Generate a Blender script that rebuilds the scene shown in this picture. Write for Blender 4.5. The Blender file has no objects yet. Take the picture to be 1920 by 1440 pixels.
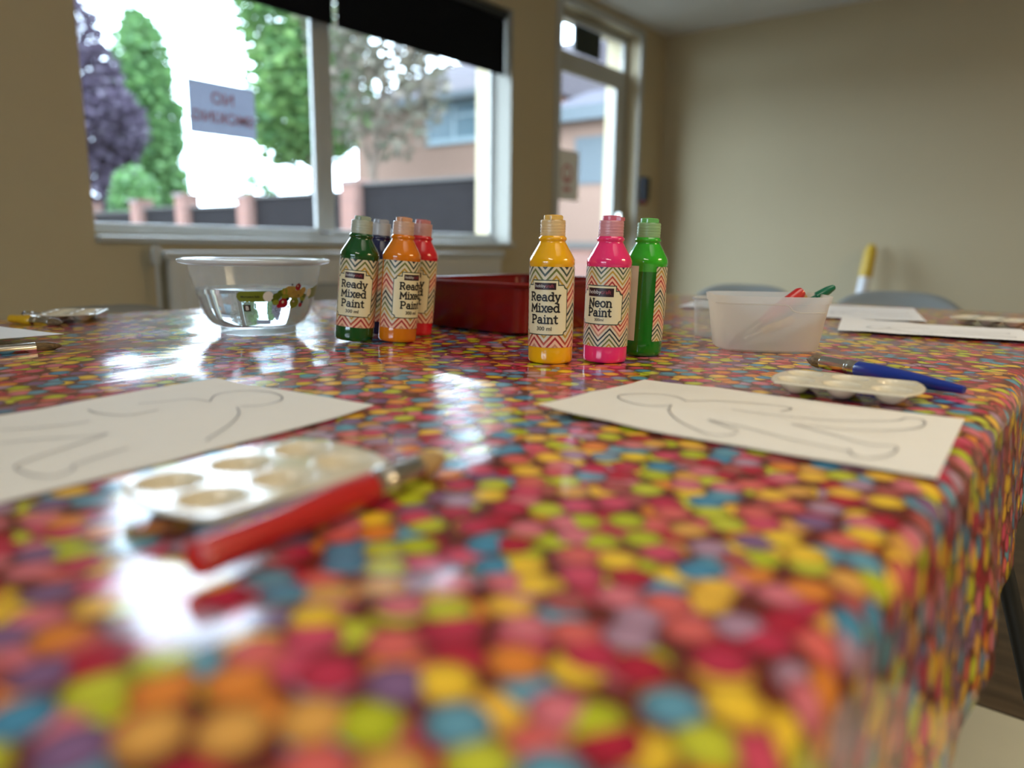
import bpy, bmesh, math, random
from mathutils import Vector, Matrix, noise
SC = bpy.context.scene
COL = SC.collection
R = math.radians
T = 0.745                      # height of the cloth on the table
CAMZ = T + 0.141

# ------------------------------------------------------------------ camera, world, lamps, exposure
FPX, PITCH, HEAD, ROLL = 1371.0, R(10.68), R(38.7), R(-0.75)
FW = Vector((math.cos(HEAD)*math.cos(PITCH), math.sin(HEAD)*math.cos(PITCH), -math.sin(PITCH)))
RT0 = Vector((math.sin(HEAD), -math.cos(HEAD), 0)); UP0 = RT0.cross(FW)
RT = RT0*math.cos(ROLL) - UP0*math.sin(ROLL); UP = UP0*math.cos(ROLL) + RT0*math.sin(ROLL)
cd = bpy.data.cameras.new('camera'); cam = bpy.data.objects.new('camera', cd); COL.objects.link(cam)
cam.matrix_world = Matrix((( RT.x, UP.x, -FW.x, 0), (RT.y, UP.y, -FW.y, 0), (RT.z, UP.z, -FW.z, CAMZ), (0, 0, 0, 1)))
cd.sensor_width = 36; cd.lens = FPX/1920*36; cd.clip_start = .01; cd.clip_end = 300
cd.dof.use_dof = True; cd.dof.focus_distance = 0.92; cd.dof.aperture_fstop = 2.2
SC.camera = cam

w = bpy.data.worlds.new('overcast sky'); SC.world = w; w.use_nodes = True
bg = w.node_tree.nodes['Background']; bg.inputs[0].default_value = (.76, .93, 1.15, 1); bg.inputs[1].default_value = 14.0

def area(name, loc, rot, sx, sy, power, colour=(1, 1, 1), portal=False):
    l = bpy.data.lights.new(name, 'AREA'); l.shape = 'RECTANGLE'; l.size = sx; l.size_y = sy; l.energy = power; l.color = colour
    o = bpy.data.objects.new(name, l); COL.objects.link(o); o.location = loc; o.rotation_euler = rot
    if portal: l.cycles.is_portal = True
    return o
area('daylight_portal_window', (2.35, 3.2, 1.45), (R(-90), 0, 0), 2.6, 1.5, 1, portal=True)
area('daylight_portal_door', (4.52, 3.2, 1.2), (R(-90), 0, 0), 1.2, 2.5, 1, portal=True)
LAMPC = (1.0, .91, .76)
area('daylight_portal_rear', (-2.72, 0.45, 1.4), (0, R(-90), 0), 1.0, 1.75, 1, portal=True)
near = area('ceiling_lamp_near', (0.95, -0.45, 2.46), (0, 0, 0), 1.3, 1.3, 6.0, LAMPC); near.data.spread = R(85)
area('ceiling_lamp_far', (2.1, -2.5, 2.46), (0, 0, 0), 1.2, .3, 62, (1.0, .78, .48))
area('ceiling_lamp_rear', (-1.3, -0.6, 2.46), (0, 0, 0), .3, 1.2, 20, LAMPC)

vs = SC.view_settings
vs.view_transform = 'Standard'; vs.look = 'None'; vs.gamma = 1; vs.use_curve_mapping = False; vs.exposure = 0.0
SC.cycles.use_denoising = True
SC.cycles.max_bounces = 10; SC.cycles.transparent_max_bounces = 24; SC.cycles.transmission_bounces = 10
SC.cycles.sample_clamp_indirect = 6

# ------------------------------------------------------------------ helpers
def ray(px, py): return FW + RT*((px-960)/FPX) - UP*((py-720)/FPX)
CAM = Vector((0, 0, CAMZ))
def atz(px, py, z):
    r = ray(px, py); return CAM + r*((z-CAMZ)/r.z)

class MB:
    def __init__(s): s.v, s.f, s.m, s.mi = [], [], [], 0
    def add(s, vs_, fs, M=None):
        b = len(s.v)
        for p in vs_:
            p = Vector(p); s.v.append(M @ p if M else p)
        for f in fs: s.f.append([b+i for i in f]); s.m.append(s.mi)
        return s
    def mat(s, i): s.mi = i; return s
    def box(s, a, b, M=None):
        x0, y0, z0 = a; x1, y1, z1 = b
        return s.add([(x0,y0,z0),(x1,y0,z0),(x1,y1,z0),(x0,y1,z0),(x0,y0,z1),(x1,y0,z1),(x1,y1,z1),(x0,y1,z1)],
                     [(0,3,2,1),(4,5,6,7),(0,1,5,4),(1,2,6,5),(2,3,7,6),(3,0,4,7)], M)
    def lathe(s, prof, n=48, M=None, cap0=True, cap1=True):
        vv, ff = [], []
        for r, z in prof:
            for k in range(n):
                a = 2*math.pi*k/n; vv.append((r*math.cos(a), r*math.sin(a), z))
        for i in range(len(prof)-1):
            for k in range(n):
                k2 = (k+1) % n; ff.append((i*n+k, i*n+k2, (i+1)*n+k2, (i+1)*n+k))
        if cap0: ff.append(tuple(reversed(range(n))))
        if cap1: ff.append(tuple((len(prof)-1)*n+k for k in range(n)))
        return s.add(vv, ff, M)
    def tube(s, pts, rad, n=10, M=None):
        pts = [Vector(p) for p in pts]
        if not isinstance(rad, (list, tuple)): rad = [rad]*len(pts)
        vv, ff = [], []; up = None
        for i, p in enumerate(pts):
            d = (pts[min(i+1, len(pts)-1)] - pts[max(i-1, 0)]).normalized()
            if up is None:
                up = Vector((0, 0, 1)) if abs(d.z) < .9 else Vector((1, 0, 0))
            x = d.cross(up).normalized(); y = x.cross(d).normalized(); up = y
            for k in range(n):
                a = 2*math.pi*k/n; vv.append(p + (x*math.cos(a) + y*math.sin(a))*rad[i])
        for i in range(len(pts)-1):
            for k in range(n):
                k2 = (k+1) % n; ff.append((i*n+k, (i+1)*n+k, (i+1)*n+k2, i*n+k2))
        ff.append(tuple(range(n))); ff.append(tuple((len(pts)-1)*n+k for k in reversed(range(n))))
        return s.add(vv, ff, M)
    def ribbon(s, pts, wd, fn, caps=True):
        """flat stroke of width wd along 2-D pts; fn maps (u, v) onto the surface"""
        P = [Vector((p[0], p[1])) for p in pts]
        vv, ff = [], []
        for i, p in enumerate(P):
            a = P[max(i-1, 0)]; c = P[min(i+1, len(P)-1)]
            d = (c-a); d = d.normalized() if d.length > 1e-9 else Vector((1, 0)); nn = Vector((-d.y, d.x))
            k = 1.0
            if 0 < i < len(P)-1:
                d1 = (p-a).normalized(); k = 1/max(.45, abs(Vector((-d1.y, d1.x)).dot(nn)))
            vv += [fn(*(p+nn*wd/2*k)), fn(*(p-nn*wd/2*k))]
        for i in range(len(P)-1): ff.append((2*i, 2*i+1, 2*i+3, 2*i+2))
        s.add(vv, ff)
        if caps:
            for p in (P[0], P[-1]):
                cc = [fn(p.x+wd/2*math.cos(t*math.pi/4), p.y+wd/2*math.sin(t*math.pi/4)) for t in range(8)]
                s.add(cc, [tuple(range(8))])
        return s
    def build(s, name, mats, parent=None, smooth=True, angle=40, solid=0, bevel=0, fix=False):
        me = bpy.data.meshes.new(name); me.from_pydata([tuple(v) for v in s.v], [], s.f)
        for m in (mats if isinstance(mats, (list, tuple)) else [mats]): me.materials.append(m)
        me.polygons.foreach_set('material_index', s.m)
        me.update()
        if fix:
            bm = bmesh.new(); bm.from_mesh(me); bmesh.ops.recalc_face_normals(bm, faces=bm.faces); bm.to_mesh(me); bm.free()
        if smooth:
            me.polygons.foreach_set('use_smooth', [True]*len(me.polygons)); me.set_sharp_from_angle(angle=R(angle))
        o = bpy.data.objects.new(name, me); COL.objects.link(o)
        if parent: o.parent = parent
        if bevel:
            b = o.modifiers.new('bevel', 'BEVEL'); b.width = bevel; b.segments = 2; b.limit_method = 'ANGLE'
        if solid:
            b = o.modifiers.new('solid', 'SOLIDIFY'); b.thickness = abs(solid); b.offset = -1 if solid > 0 else 1
        return o

def tag(o, label=None, cat=None, group=None, kind=None):
    if label: o['label'] = label
    if cat: o['category'] = cat
    if group: o['group'] = group
    if kind: o['kind'] = kind
    return o
def thing(name, loc, label, cat, group=None, rot=(0, 0, 0)):
    o = bpy.data.objects.new(name, None); COL.objects.link(o); o.location = loc; o.rotation_euler = rot; o.empty_display_size = .05
    return tag(o, label, cat, group)

# ------------------------------------------------------------------ materials
class N:
    """small node-tree writer"""
    def __init__(s, name):
        s.m = bpy.data.materials.new(name); s.m.use_nodes = True; s.t = s.m.node_tree
        s.b = s.t.nodes['Principled BSDF']; s.o = s.t.nodes['Material Output']
    def n(s, typ, **kw):
        x = s.t.nodes.new(typ)
        for k, v in kw.items(): setattr(x, k, v)
        return x
    def l(s, a, b): s.t.links.new(a, b)
    def val(s, x, sock):
        if hasattr(x, 'is_output'): s.l(x, sock)
        else: sock.default_value = x
    def math(s, op, a, b=0.0, c=None):
        x = s.n('ShaderNodeMath', operation=op); s.val(a, x.inputs[0]); s.val(b, x.inputs[1])
        if c is not None: s.val(c, x.inputs[2])
        return x.outputs[0]
    def mix(s, f, a, b, mode='MIX'):
        x = s.n('ShaderNodeMix', data_type='RGBA', blend_type=mode); s.val(f, x.inputs[0])
        for v, i in ((a, 6), (b, 7)):
            if hasattr(v, 'is_output'): s.l(v, x.inputs[i])
            else: x.inputs[i].default_value = (*v[:3], 1)
        return x.outputs[2]
    def ramp(s, f, stops, mode='LINEAR'):
        x = s.n('ShaderNodeValToRGB'); r = x.color_ramp; r.interpolation = mode
        while len(r.elements) < len(stops): r.elements.new(.5)
        for e, (p, c) in zip(r.elements, stops): e.position = p; e.color = (*c[:3], 1)
        s.val(f, x.inputs[0]); return x.outputs[0]
    def noise(s, vec, scale, detail=3, rough=.5):
        x = s.n('ShaderNodeTexNoise'); x.inputs['Scale'].default_value = scale; x.inputs['Detail'].default_value = detail
        x.inputs['Roughness'].default_value = rough
        if vec is not None: s.l(vec, x.inputs['Vector'])
        return x.outputs['Fac']
    def obj(s): return s.n('ShaderNodeTexCoord').outputs['Object']
    def bump(s, h, strength=.3, dist=.002):
        x = s.n('ShaderNodeBump'); x.inputs['Strength'].default_value = strength; x.inputs['Distance'].default_value = dist
        s.l(h, x.inputs['Height']); s.l(x.outputs[0], s.b.inputs['Normal'])
    def set(s, **kw):
        for k, v in kw.items():
            i = s.b.inputs[k.replace('_', ' ')]
            if hasattr(v, 'is_output'): s.l(v, i)
            elif isinstance(v, (tuple, list)): i.default_value = (*v[:3], 1)
            else: i.default_value = v
        return s

def srgb(r, g, b):
    f = lambda c: (c/255/12.92) if c/255 <= .04045 else ((c/255+.055)/1.055)**2.4
    return (f(r), f(g), f(b))

def plain(name, col, rough=.5, metal=0.0, var=.06, scale=40, bump=0.0, **kw):
    n = N(name); v = n.noise(n.obj(), scale)
    a = tuple(max(0, c*(1-var)) for c in col); b = tuple(min(1, c*(1+var)) for c in col)
    n.set(Base_Color=n.mix(v, a, b), Roughness=rough, Metallic=metal, **kw)
    if bump: n.bump(v, bump)
    return n.m

M = {}
M['wall'] = plain('cream wall paint', (.460, .385, .245), .75, var=.025, scale=3, bump=.02)
M['ceiling'] = plain('white ceiling paint', (.70, .68, .64), .85, var=.02, scale=2)
M['upvc'] = plain('white window plastic', (.42, .43, .41), .35, var=.02)
M['blind'] = plain('black blind fabric', (.006, .007, .009), .9, var=.2, scale=200, Specular_IOR_Level=.1)
M['black'] = plain('black painted steel', (.008, .008, .009), .4, var=.2)
M['radiator'] = plain('radiator enamel', (.55, .55, .52), .45, var=.02)
M['navybox'] = plain('dark blue plastic', (.004, .008, .020), .5)
M['chairgrey'] = plain('grey chair shell', (.23, .245, .235), .42, var=.05, scale=120)
M['paper'] = plain('drawing paper', (.80, .775, .72), .75, var=.02, scale=60)
M['paperwhite'] = plain('white paper', (.80, .80, .80), .7, var=.02)
M['pencil'] = plain('grey pencil line', (.12, .115, .13), .7, var=.3, scale=300)
M['whiteplastic'] = plain('glossy white plastic', (.80, .77, .68), .16, var=.02)
M['palette'] = plain('cream palette plastic', (.70, .64, .50), .13, var=.02)
M['maroon'] = plain('maroon plastic', (.17, .006, .005), .27, var=.15, scale=80)
M['steel'] = plain('nickel ferrule', (.62, .60, .55), .22, metal=1.0, var=.05)
def bristle():
    n = N('brown bristle hair'); mp = n.n('ShaderNodeMapping'); mp.inputs['Scale'].default_value = (8, 900, 900); n.l(n.obj(), mp.inputs[0])
    v = n.noise(mp.outputs[0], 1, 2); n.set(Base_Color=n.ramp(v, [(.3, (.05, .03, .012)), (.7, (.26, .17, .075))]), Roughness=.6); n.bump(v, .5, .001); return n.m
M['bristle'] = bristle()
M['tan_bristle'] = plain('tan bristle hair', (.45, .30, .13), .6, var=.25, scale=300)
for k, c, r in (('red', (.50, .012, .012), .3), ('blue', (.006, .03, .26), .28), ('green', (.0, .13, .06), .3), ('yellow', (.62, .36, .01), .3),
                ('navy', (.01, .015, .07), .3), ('tan', (.42, .25, .09), .45), ('pink', (.5, .12, .16), .4)):
    M[k+'_lacquer'] = plain(k+' lacquer', c, r, var=.05, Coat_Weight=.4)
M['orange_red'] = plain('red sign ink', (.42, .10, .07), .7)
def sheer(name, col, k):
    n = N(name); n.set(Base_Color=col, Roughness=.8); tl = n.n('ShaderNodeBsdfTranslucent'); tl.inputs[0].default_value = (*[min(1, c*k) for c in col], 1)
    mx = n.n('ShaderNodeMixShader'); mx.inputs[0].default_value = .62; n.l(n.b.outputs[0], mx.inputs[1]); n.l(tl.outputs[0], mx.inputs[2]); n.l(mx.outputs[0], n.o.inputs[0]); return n.m
M['signback'] = sheer('back of sign paper', (.44, .46, .52), .8); M['sign_red'] = sheer('sign red showing through', (.55, .20, .18), .8)
M['mop_yellow'] = plain('yellow grip', (.62, .40, .03), .4); M['mop_white'] = plain('white shaft', (.75, .77, .80), .4)
M['asphalt'] = plain('pale paving', (.09, .09, .085), .9, var=.2, scale=2, Specular_IOR_Level=.1)
M['trunk'] = plain('tree bark', (.10, .07, .05), .9, var=.3, scale=10)

def glass_thin():
    n = N('window glass'); t = n.n('ShaderNodeBsdfTransparent'); g = n.n('ShaderNodeBsdfGlossy'); g.inputs['Roughness'].default_value = .0
    lw = n.n('ShaderNodeLayerWeight'); lw.inputs[0].default_value = .5
    fr = n.n('ShaderNodeMath', operation='MULTIPLY_ADD'); n.l(n.math('POWER', lw.outputs['Facing'], 5.0), fr.inputs[0]); fr.inputs[1].default_value = .5; fr.inputs[2].default_value = .03; mx = n.n('ShaderNodeMixShader')
    t.inputs[0].default_value = (.96, .98, .97, 1)
    n.l(fr.outputs[0], mx.inputs[0]); n.l(t.outputs[0], mx.inputs[1]); n.l(g.outputs[0], mx.inputs[2]); n.l(mx.outputs[0], n.o.inputs[0]); return n.m
M['glass'] = glass_thin()
def clear_plastic(name, haze, tint, rough=.08):
    n = N(name); t = n.n('ShaderNodeBsdfTransparent'); t.inputs[0].default_value = (*tint, 1)
    n.set(Base_Color=(.75, .78, .80), Roughness=rough)
    lw = n.n('ShaderNodeLayerWeight'); lw.inputs[0].default_value = .35
    f = n.math('MULTIPLY_ADD', lw.outputs['Facing'], .28, haze)
    mx = n.n('ShaderNodeMixShader'); n.l(f, mx.inputs[0]); n.l(t.outputs[0], mx.inputs[1]); n.l(n.b.outputs[0], mx.inputs[2]); n.l(mx.outputs[0], n.o.inputs[0]); return n.m
M['clear'] = clear_plastic('clear bowl plastic', .10, (.97, .98, .98))
M['clearrim'] = clear_plastic('clear rim plastic', .55, (.95, .97, .97))
M['clearfoot'] = clear_plastic('clear foot plastic', .30, (.93, .95, .94))
def tub_plastic():
    n = N('frosted tub plastic'); n.set(Base_Color=(.93, .92, .88), Roughness=.3)
    tl = n.n('ShaderNodeBsdfTranslucent'); tl.inputs[0].default_value = (.97, .96, .92, 1)
    rf = n.n('ShaderNodeBsdfTransparent'); rf.inputs[0].default_value = (.9, .88, .84, 1)
    a = n.n('ShaderNodeMixShader'); a.inputs[0].default_value = .55; n.l(n.b.outputs[0], a.inputs[1]); n.l(tl.outputs[0], a.inputs[2])
    b = n.n('ShaderNodeMixShader'); b.inputs[0].default_value = .52; n.l(a.outputs[0], b.inputs[1]); n.l(rf.outputs[0], b.inputs[2]); n.l(b.outputs[0], n.o.inputs[0]); return n.m
M['tub'] = tub_plastic()
def water():
    n = N('water'); g = n.n('ShaderNodeBsdfGlass'); g.inputs['IOR'].default_value = 1.33; g.inputs['Roughness'].default_value = 0
    g.inputs[0].default_value = (.94, .98, 1, 1); n.l(g.outputs[0], n.o.inputs[0]); return n.m
M['water'] = water()

def paint(name, col, film=None, level=0.0):
    n = N(name); base = col
    if film:
        z = n.n('ShaderNodeSeparateXYZ'); n.l(n.obj(), z.inputs[0]); nz = n.noise(n.obj(), 90, 4)
        f = n.math('GREATER_THAN', z.outputs[2], level)
        lite = n.mix(nz, tuple(c*.65 for c in film), tuple(min(1, c*1.2) for c in film))
        base = n.mix(f, col, lite)
    n.set(Base_Color=base, Roughness=.10, Coat_Weight=.5); n.b.inputs['Coat Roughness'].default_value = .03; return n.m
def capmat(name, col):
    c = tuple(.55*a+.45*b for a, b in zip(col, (.62, .60, .55)))
    return plain(name, c, .3, var=.08, scale=60)

CHEV = [srgb(28, 34, 46), srgb(58, 76, 66), srgb(104, 112, 52), srgb(184, 146, 50), srgb(178, 74, 46), srgb(168, 46, 52), srgb(196, 134, 108)]
CREAM = srgb(226, 216, 190)
def chevron(name, top, period):
    n = N(name); sp = n.n('ShaderNodeSeparateXYZ'); n.l(n.obj(), sp.inputs[0])
    th = n.math('ARCTAN2', sp.outputs[1], sp.outputs[0])
    arc = n.math('MULTIPLY', th, .0275)
    zig = n.math('PINGPONG', n.math('ADD', arc, .0272*15), .0136)
    wob = n.math('MULTIPLY', n.noise(n.obj(), 160, 2), .0012)
    v = n.math('ADD', n.math('MULTIPLY_ADD', zig, -1.12, sp.outputs[2]), wob)
    fr = n.math('FRACT', n.math('DIVIDE', n.math('SUBTRACT', top, v), period))
    st = []
    for i, c in enumerate(CHEV):
        st += [(i/7, c), (i/7+.062, tuple(.9*k for k in CREAM) if i not in (4, 5) else srgb(236, 190, 160))]
    n.set(Base_Color=n.ramp(fr, st, 'CONSTANT'), Roughness=.38); return n.m
M['chevron'] = chevron('chevron label print', .1175, .0575); M['chevron_neon'] = chevron('neon chevron label print', .1175, .0440)
M['label_edge'] = plain('label border green', srgb(62, 76, 62), .4)
M['label_cream'] = plain('label cream', srgb(232, 222, 184), .4, var=.02)
M['ink'] = plain('black ink', (.008, .008, .010), .45)
M['logo_maroon'] = plain('logo maroon', (.025, .004, .010), .4)
M['logo_white'] = plain('logo white', (.75, .72, .68), .4)
M['logo_red'] = plain('logo red', (.42, .06, .09), .4)
M['backlabel'] = plain('plain back label', srgb(226, 216, 190), .45)
LABM = [M['chevron'], M['label_edge'], M['label_cream'], M['ink'], M['logo_maroon'], M['logo_white'], M['logo_red']]

CANDY = [srgb(184, 192, 44), srgb(176, 38, 62), srgb(240, 200, 60), srgb(208, 78, 108), srgb(100, 156, 182), srgb(224, 136, 56), srgb(176, 140, 164), srgb(220, 164, 84),
         srgb(196, 200, 60), srgb(216, 104, 100), srgb(130, 98, 140), srgb(190, 52, 82), srgb(238, 188, 70), srgb(76, 142, 180), srgb(168, 84, 84), srgb(214, 118, 132)]
def candy():
    n = N('sweet print oilcloth'); uv = n.n('ShaderNodeUVMap'); uv.uv_map = 'UVMap'
    col = srgb(104, 44, 38); h = None
    cols = None
    for k in range(2):
        mp = n.n('ShaderNodeMapping'); mp.inputs['Location'].default_value = (.0131*k+.3, .0217*k+.1, 0); mp.inputs['Rotation'].default_value = (0, 0, .7*k)
        n.l(uv.outputs[0], mp.inputs[0])
        v = n.n('ShaderNodeTexVoronoi', voronoi_dimensions='2D'); v.inputs['Scale'].default_value = 1/.0222; v.inputs['Randomness'].default_value = .60
        n.l(mp.outputs[0], v.inputs['Vector'])
        sc = n.n('ShaderNodeSeparateColor'); n.l(v.outputs['Color'], sc.inputs[0])
        c = n.ramp(sc.outputs[0], [(i/16, q) for i, q in enumerate(CANDY)], 'CONSTANT')
        d = v.outputs['Distance']
        edge = n.ramp(d, [(.0, (1.12, 1.12, 1.12)), (.26, (1, 1, 1)), (.43, (.60, .54, .54)), (.48, (.30, .24, .24))])   # the print's own rounded edge
        c = n.mix(1.0, c, edge, 'MULTIPLY')
        mask = n.math('LESS_THAN', d, .475)
        cols = n.mix(mask, cols if cols else col, c)
    sm = n.noise(uv.outputs[0], 14, 4, .6)
    n.set(Base_Color=cols, Roughness=n.math('MULTIPLY_ADD', sm, .10, .085), IOR=1.37)
    mp = n.n('ShaderNodeMapping'); mp.inputs['Scale'].default_value = (9, 60, 1); n.l(uv.outputs[0], mp.inputs[0])
    w1 = n.noise(mp.outputs[0], 1.0, 3, .55); w2 = n.noise(uv.outputs[0], 45, 2)
    mp2 = n.n('ShaderNodeMapping'); mp2.inputs['Scale'].default_value = (28, 210, 1); mp2.inputs['Rotation'].default_value = (0, 0, .25); n.l(uv.outputs[0], mp2.inputs[0])
    w3 = n.noise(mp2.outputs[0], 1.0, 3, .6)
    n.bump(n.math('MULTIPLY_ADD', w3, .32, n.math('MULTIPLY_ADD', w2, .35, w1)), .18, .0022)
    return n.m
M['candy'] = candy()

def brickmat(name, a, b, mortar, sx=1.0):
    n = N(name); br = n.n('ShaderNodeTexBrick'); br.inputs['Scale'].default_value = 4.4*sx
    br.inputs['Color1'].default_value = (*a, 1); br.inputs['Color2'].default_value = (*b, 1); br.inputs['Mortar'].default_value = (*mortar, 1)
    br.inputs['Mortar Size'].default_value = .02
    mp = n.n('ShaderNodeMapping'); mp.inputs['Rotation'].default_value = (R(90), 0, R(90)); n.l(n.obj(), mp.inputs[0]); n.l(mp.outputs[0], br.inputs['Vector'])
    n.set(Base_Color=br.outputs[0], Roughness=.9, Specular_IOR_Level=.1); return n.m
M['brick'] = brickmat('house brick', (.21, .088, .050), (.24, .105, .064), (.19, .12, .09))
M['brick_pale'] = brickmat('pillar brick', (.17, .088, .068), (.15, .080, .064), (.16, .13, .12))
M['rooftile'] = plain('roof tile', (.050, .042, .046), .85, var=.2, scale=6, Specular_IOR_Level=.1)
M['fascia'] = plain('white fascia', (.085, .098, .105), .6, Specular_IOR_Level=.1)
M['housepane'] = plain('house window glass', (.075, .115, .135), .3, Specular_IOR_Level=.2)
M['fencewood'] = plain('dark fence board', (.012, .0105, .011), .9, var=.3, scale=4, Specular_IOR_Level=.05)
M['coping'] = plain('pale coping', (.07, .065, .06), .9, Specular_IOR_Level=.1)

def leafmat(name, a, b):
    n = N(name); g = n.n('ShaderNodeNewGeometry'); n.set(Base_Color=n.mix(g.outputs['Random Per Island'], a, b), Roughness=.6)
    tl = n.n('ShaderNodeBsdfTranslucent'); n.l(n.mix(g.outputs['Random Per Island'], a, b), tl.inputs[0])
    mx = n.n('ShaderNodeMixShader'); mx.inputs[0].default_value = .35; n.l(n.b.outputs[0], mx.inputs[1]); n.l(tl.outputs[0], mx.inputs[2]); n.l(mx.outputs[0], n.o.inputs[0]); return n.m
M['leaf_purple'] = leafmat('purple leaves', (.040, .028, .042), (.095, .072, .11))
M['leaf_conifer'] = leafmat('conifer green', (.045, .12, .038), (.13, .25, .080))
M['leaf_green'] = leafmat('bright leaves', (.050, .125, .038), (.155, .26, .075))
M['leaf_birch'] = leafmat('hazy leaves', (.075, .080, .050), (.150, .115, .085))

def woodfloor():
    n = N('brown wood floor'); mp = n.n('ShaderNodeMapping'); mp.inputs['Scale'].default_value = (14, 1.2, 1); n.l(n.obj(), mp.inputs[0])
    v = n.noise(mp.outputs[0], 2, 4); n.set(Base_Color=n.ramp(v, [(.3, (.028, .016, .007)), (.7, (.085, .055, .028))]), Roughness=.45); return n.m
M['floor'] = plain('pale vinyl floor', (.44, .43, .33), .45, var=.12, scale=5)
M['floorwood'] = woodfloor()

# ------------------------------------------------------------------ the room
YW, XR, ZC = 2.85, 5.40, 2.475          # window wall, right wall, ceiling
XL, YB = -2.4, -2.8
S = 'structure'
def struct(o): return tag(o, kind=S)
struct(MB().box((XL-.2, YB-.25, -.15), (XR+.2, YW+.35, 0)).build('floor', M['floor'], smooth=False))
struct(MB().box((1.61, YB, 0), (XR, YW, .004)).build('floor_wood', M['floorwood'], smooth=False))
struct(MB().box((XL-.2, YB-.2, ZC), (XR+.2, YW+.35, ZC+.15)).build('ceiling', M['ceiling'], smooth=False))
WX0, WX1, WZ0, WZ1 = 1.150, 3.52, .885, 2.22        # window opening
DX0, DX1, DZ1 = 3.955, 5.00, 2.40                   # door opening
wl = MB()
y0, y1 = YW, YW+.28
wl.box((XL-.2, y0, 0), (WX0, y1, ZC)); wl.box((WX0, y0, 0), (WX1, y1, WZ0)); wl.box((WX0, y0, WZ1), (WX1, y1, ZC))
wl.box((WX1, y0, 0), (DX0, y1, ZC)); wl.box((DX0, y0, DZ1), (DX1, y1, ZC)); wl.box((DX1, y0, 0), (XR+.2, y1, ZC))
struct(wl.build('wall_left', M['wall'], smooth=False))
struct(MB().box((XR, YB-.2, 0), (XR+.2, YW, ZC)).build('wall_right', M['wall'], smooth=False))
struct(MB().box((XL-.2, YB-.2, 0), (XR, YB, ZC)).build('wall_rear', M['wall'], smooth=False))
RX0, RX1, RZ0, RZ1 = -.40, 1.20, .95, 1.52          # unseen window added behind the camera to light the bottle fronts, along Y
rw = MB().box((XL-.2, YB, 0), (XL, RX0, ZC)).box((XL-.2, RX1, 0), (XL, YW, ZC)).box((XL-.2, RX0, 0), (XL, RX1, RZ0)).box((XL-.2, RX0, RZ1), (XL, RX1, ZC))
struct(rw.build('wall_near', M['wall'], smooth=False))

# window: two sashes, white frame, sill board
def frame_mb(x0, x1, z0, z1, ya, yb, t):
    return MB().box((x0, ya, z0), (x1, yb, z0+t)).box((x0, ya, z1-t), (x1, yb, z1)).box((x0, ya, z0+t), (x0+t, yb, z1-t)).box((x1-t, ya, z0+t), (x1, yb, z1-t))
win = bpy.data.objects.new('window_1', None); COL.objects.link(win); struct(win)
GY = YW+.14
rwin = bpy.data.objects.new('fill_window', None); COL.objects.link(rwin); struct(rwin)
RM = Matrix(((0, 1, 0, XL-YB), (1, 0, 0, 0), (0, 0, 1, 0), (0, 0, 0, 1)))          # built along X at the rear, swung onto the near wall
fm = frame_mb(RX0, RX1, RZ0, RZ1, YB-.16, YB-.08, .05).box(((RX0+RX1)/2-.03, YB-.16, RZ0), ((RX0+RX1)/2+.03, YB-.08, RZ1)); fm.v = [RM @ p for p in fm.v]
fm.build('frame', M['upvc'], rwin, smooth=False, fix=True)
pn = MB().box((RX0+.04, YB-.125, RZ0+.04), (RX1-.04, YB-.118, RZ1-.04)); pn.v = [RM @ p for p in pn.v]
pn.build('pane', M['glass'], rwin, smooth=False, fix=True)
frame_mb(WX0, WX1, WZ0+.016, WZ1, GY-.03, GY+.012, .018).box((WX0+.018, GY-.03, WZ0+.03), (WX1-.018, GY+.012, WZ0+.050)).build('frame', M['upvc'], win, smooth=False, bevel=.006)
MX = 2.262
MB().box((MX-.035, GY-.016, WZ0+.06), (MX+.035, GY+.012, WZ1-.04)).build('mullion', M['upvc'], win, smooth=False, bevel=.006)
for a, b in ((WX0+.018, MX-.033), (MX+.033, WX1-.016)):
    f = frame_mb(a, b, WZ0+.048, WZ1-.018, GY-.014, GY+.008, .022).build('sash', M['upvc'], win, smooth=False, bevel=.006)
    MB().box((a+.018, GY-.004, WZ0+.066), (b-.018, GY+.004, WZ1-.07)).build('pane', M['glass'], f, smooth=False)
MB().box((WX0-.0, YW-.03, WZ0-.004), (WX1+.02, GY-.03, WZ0+.02)).build('sill', M['upvc'], win, smooth=False, bevel=.006)
struct(MB().box((WX1-.012, YW-.004, WZ0+.02), (WX1+.002, GY-.03, WZ1)).build('trim_1', plain('reveal paint', (.30, .29, .25), .7), smooth=False))
# door with glazed leaf and transom
dr = bpy.data.objects.new('door_1', None); COL.objects.link(dr); struct(dr)
DY = YW+.10
frame_mb(DX0, DX1, -.02, DZ1, DY, DY+.03, .05).build('frame', M['upvc'], dr, smooth=False, bevel=.005)
MB().box((DX0+.05, DY, 2.10), (DX1-.05, DY+.03, 2.155)).build('transom_bar', M['upvc'], dr, smooth=False, bevel=.005)
lf = MB()
lx0, lx1 = DX0+.05, DX1-.05
lf.box((lx0, DY-.01, .02), (lx0+.075, DY+.018, 2.10)); lf.box((lx1-.11, DY-.01, .02), (lx1, DY+.018, 2.10))
lf.box((lx0+.075, DY-.01, 2.02), (lx1-.11, DY+.018, 2.10)); lf.box((lx0+.075, DY-.01, .02), (lx1-.11, DY+.018, .22))
leaf = lf.build('leaf', M['upvc'], dr, smooth=False, bevel=.005)
MB().box((lx0+.07, DY+.006, .2), (lx1-.105, DY+.012, 2.03)).build('pane', M['glass'], leaf, smooth=False)
MB().box((lx1-.075, DY-.06, .98), (lx1-.045, DY-.01, 1.14)).box((lx1-.17, DY-.06, 1.045), (lx1-.045, DY-.045, 1.07)).build('handle', M['steel'], leaf, bevel=.004)
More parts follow.
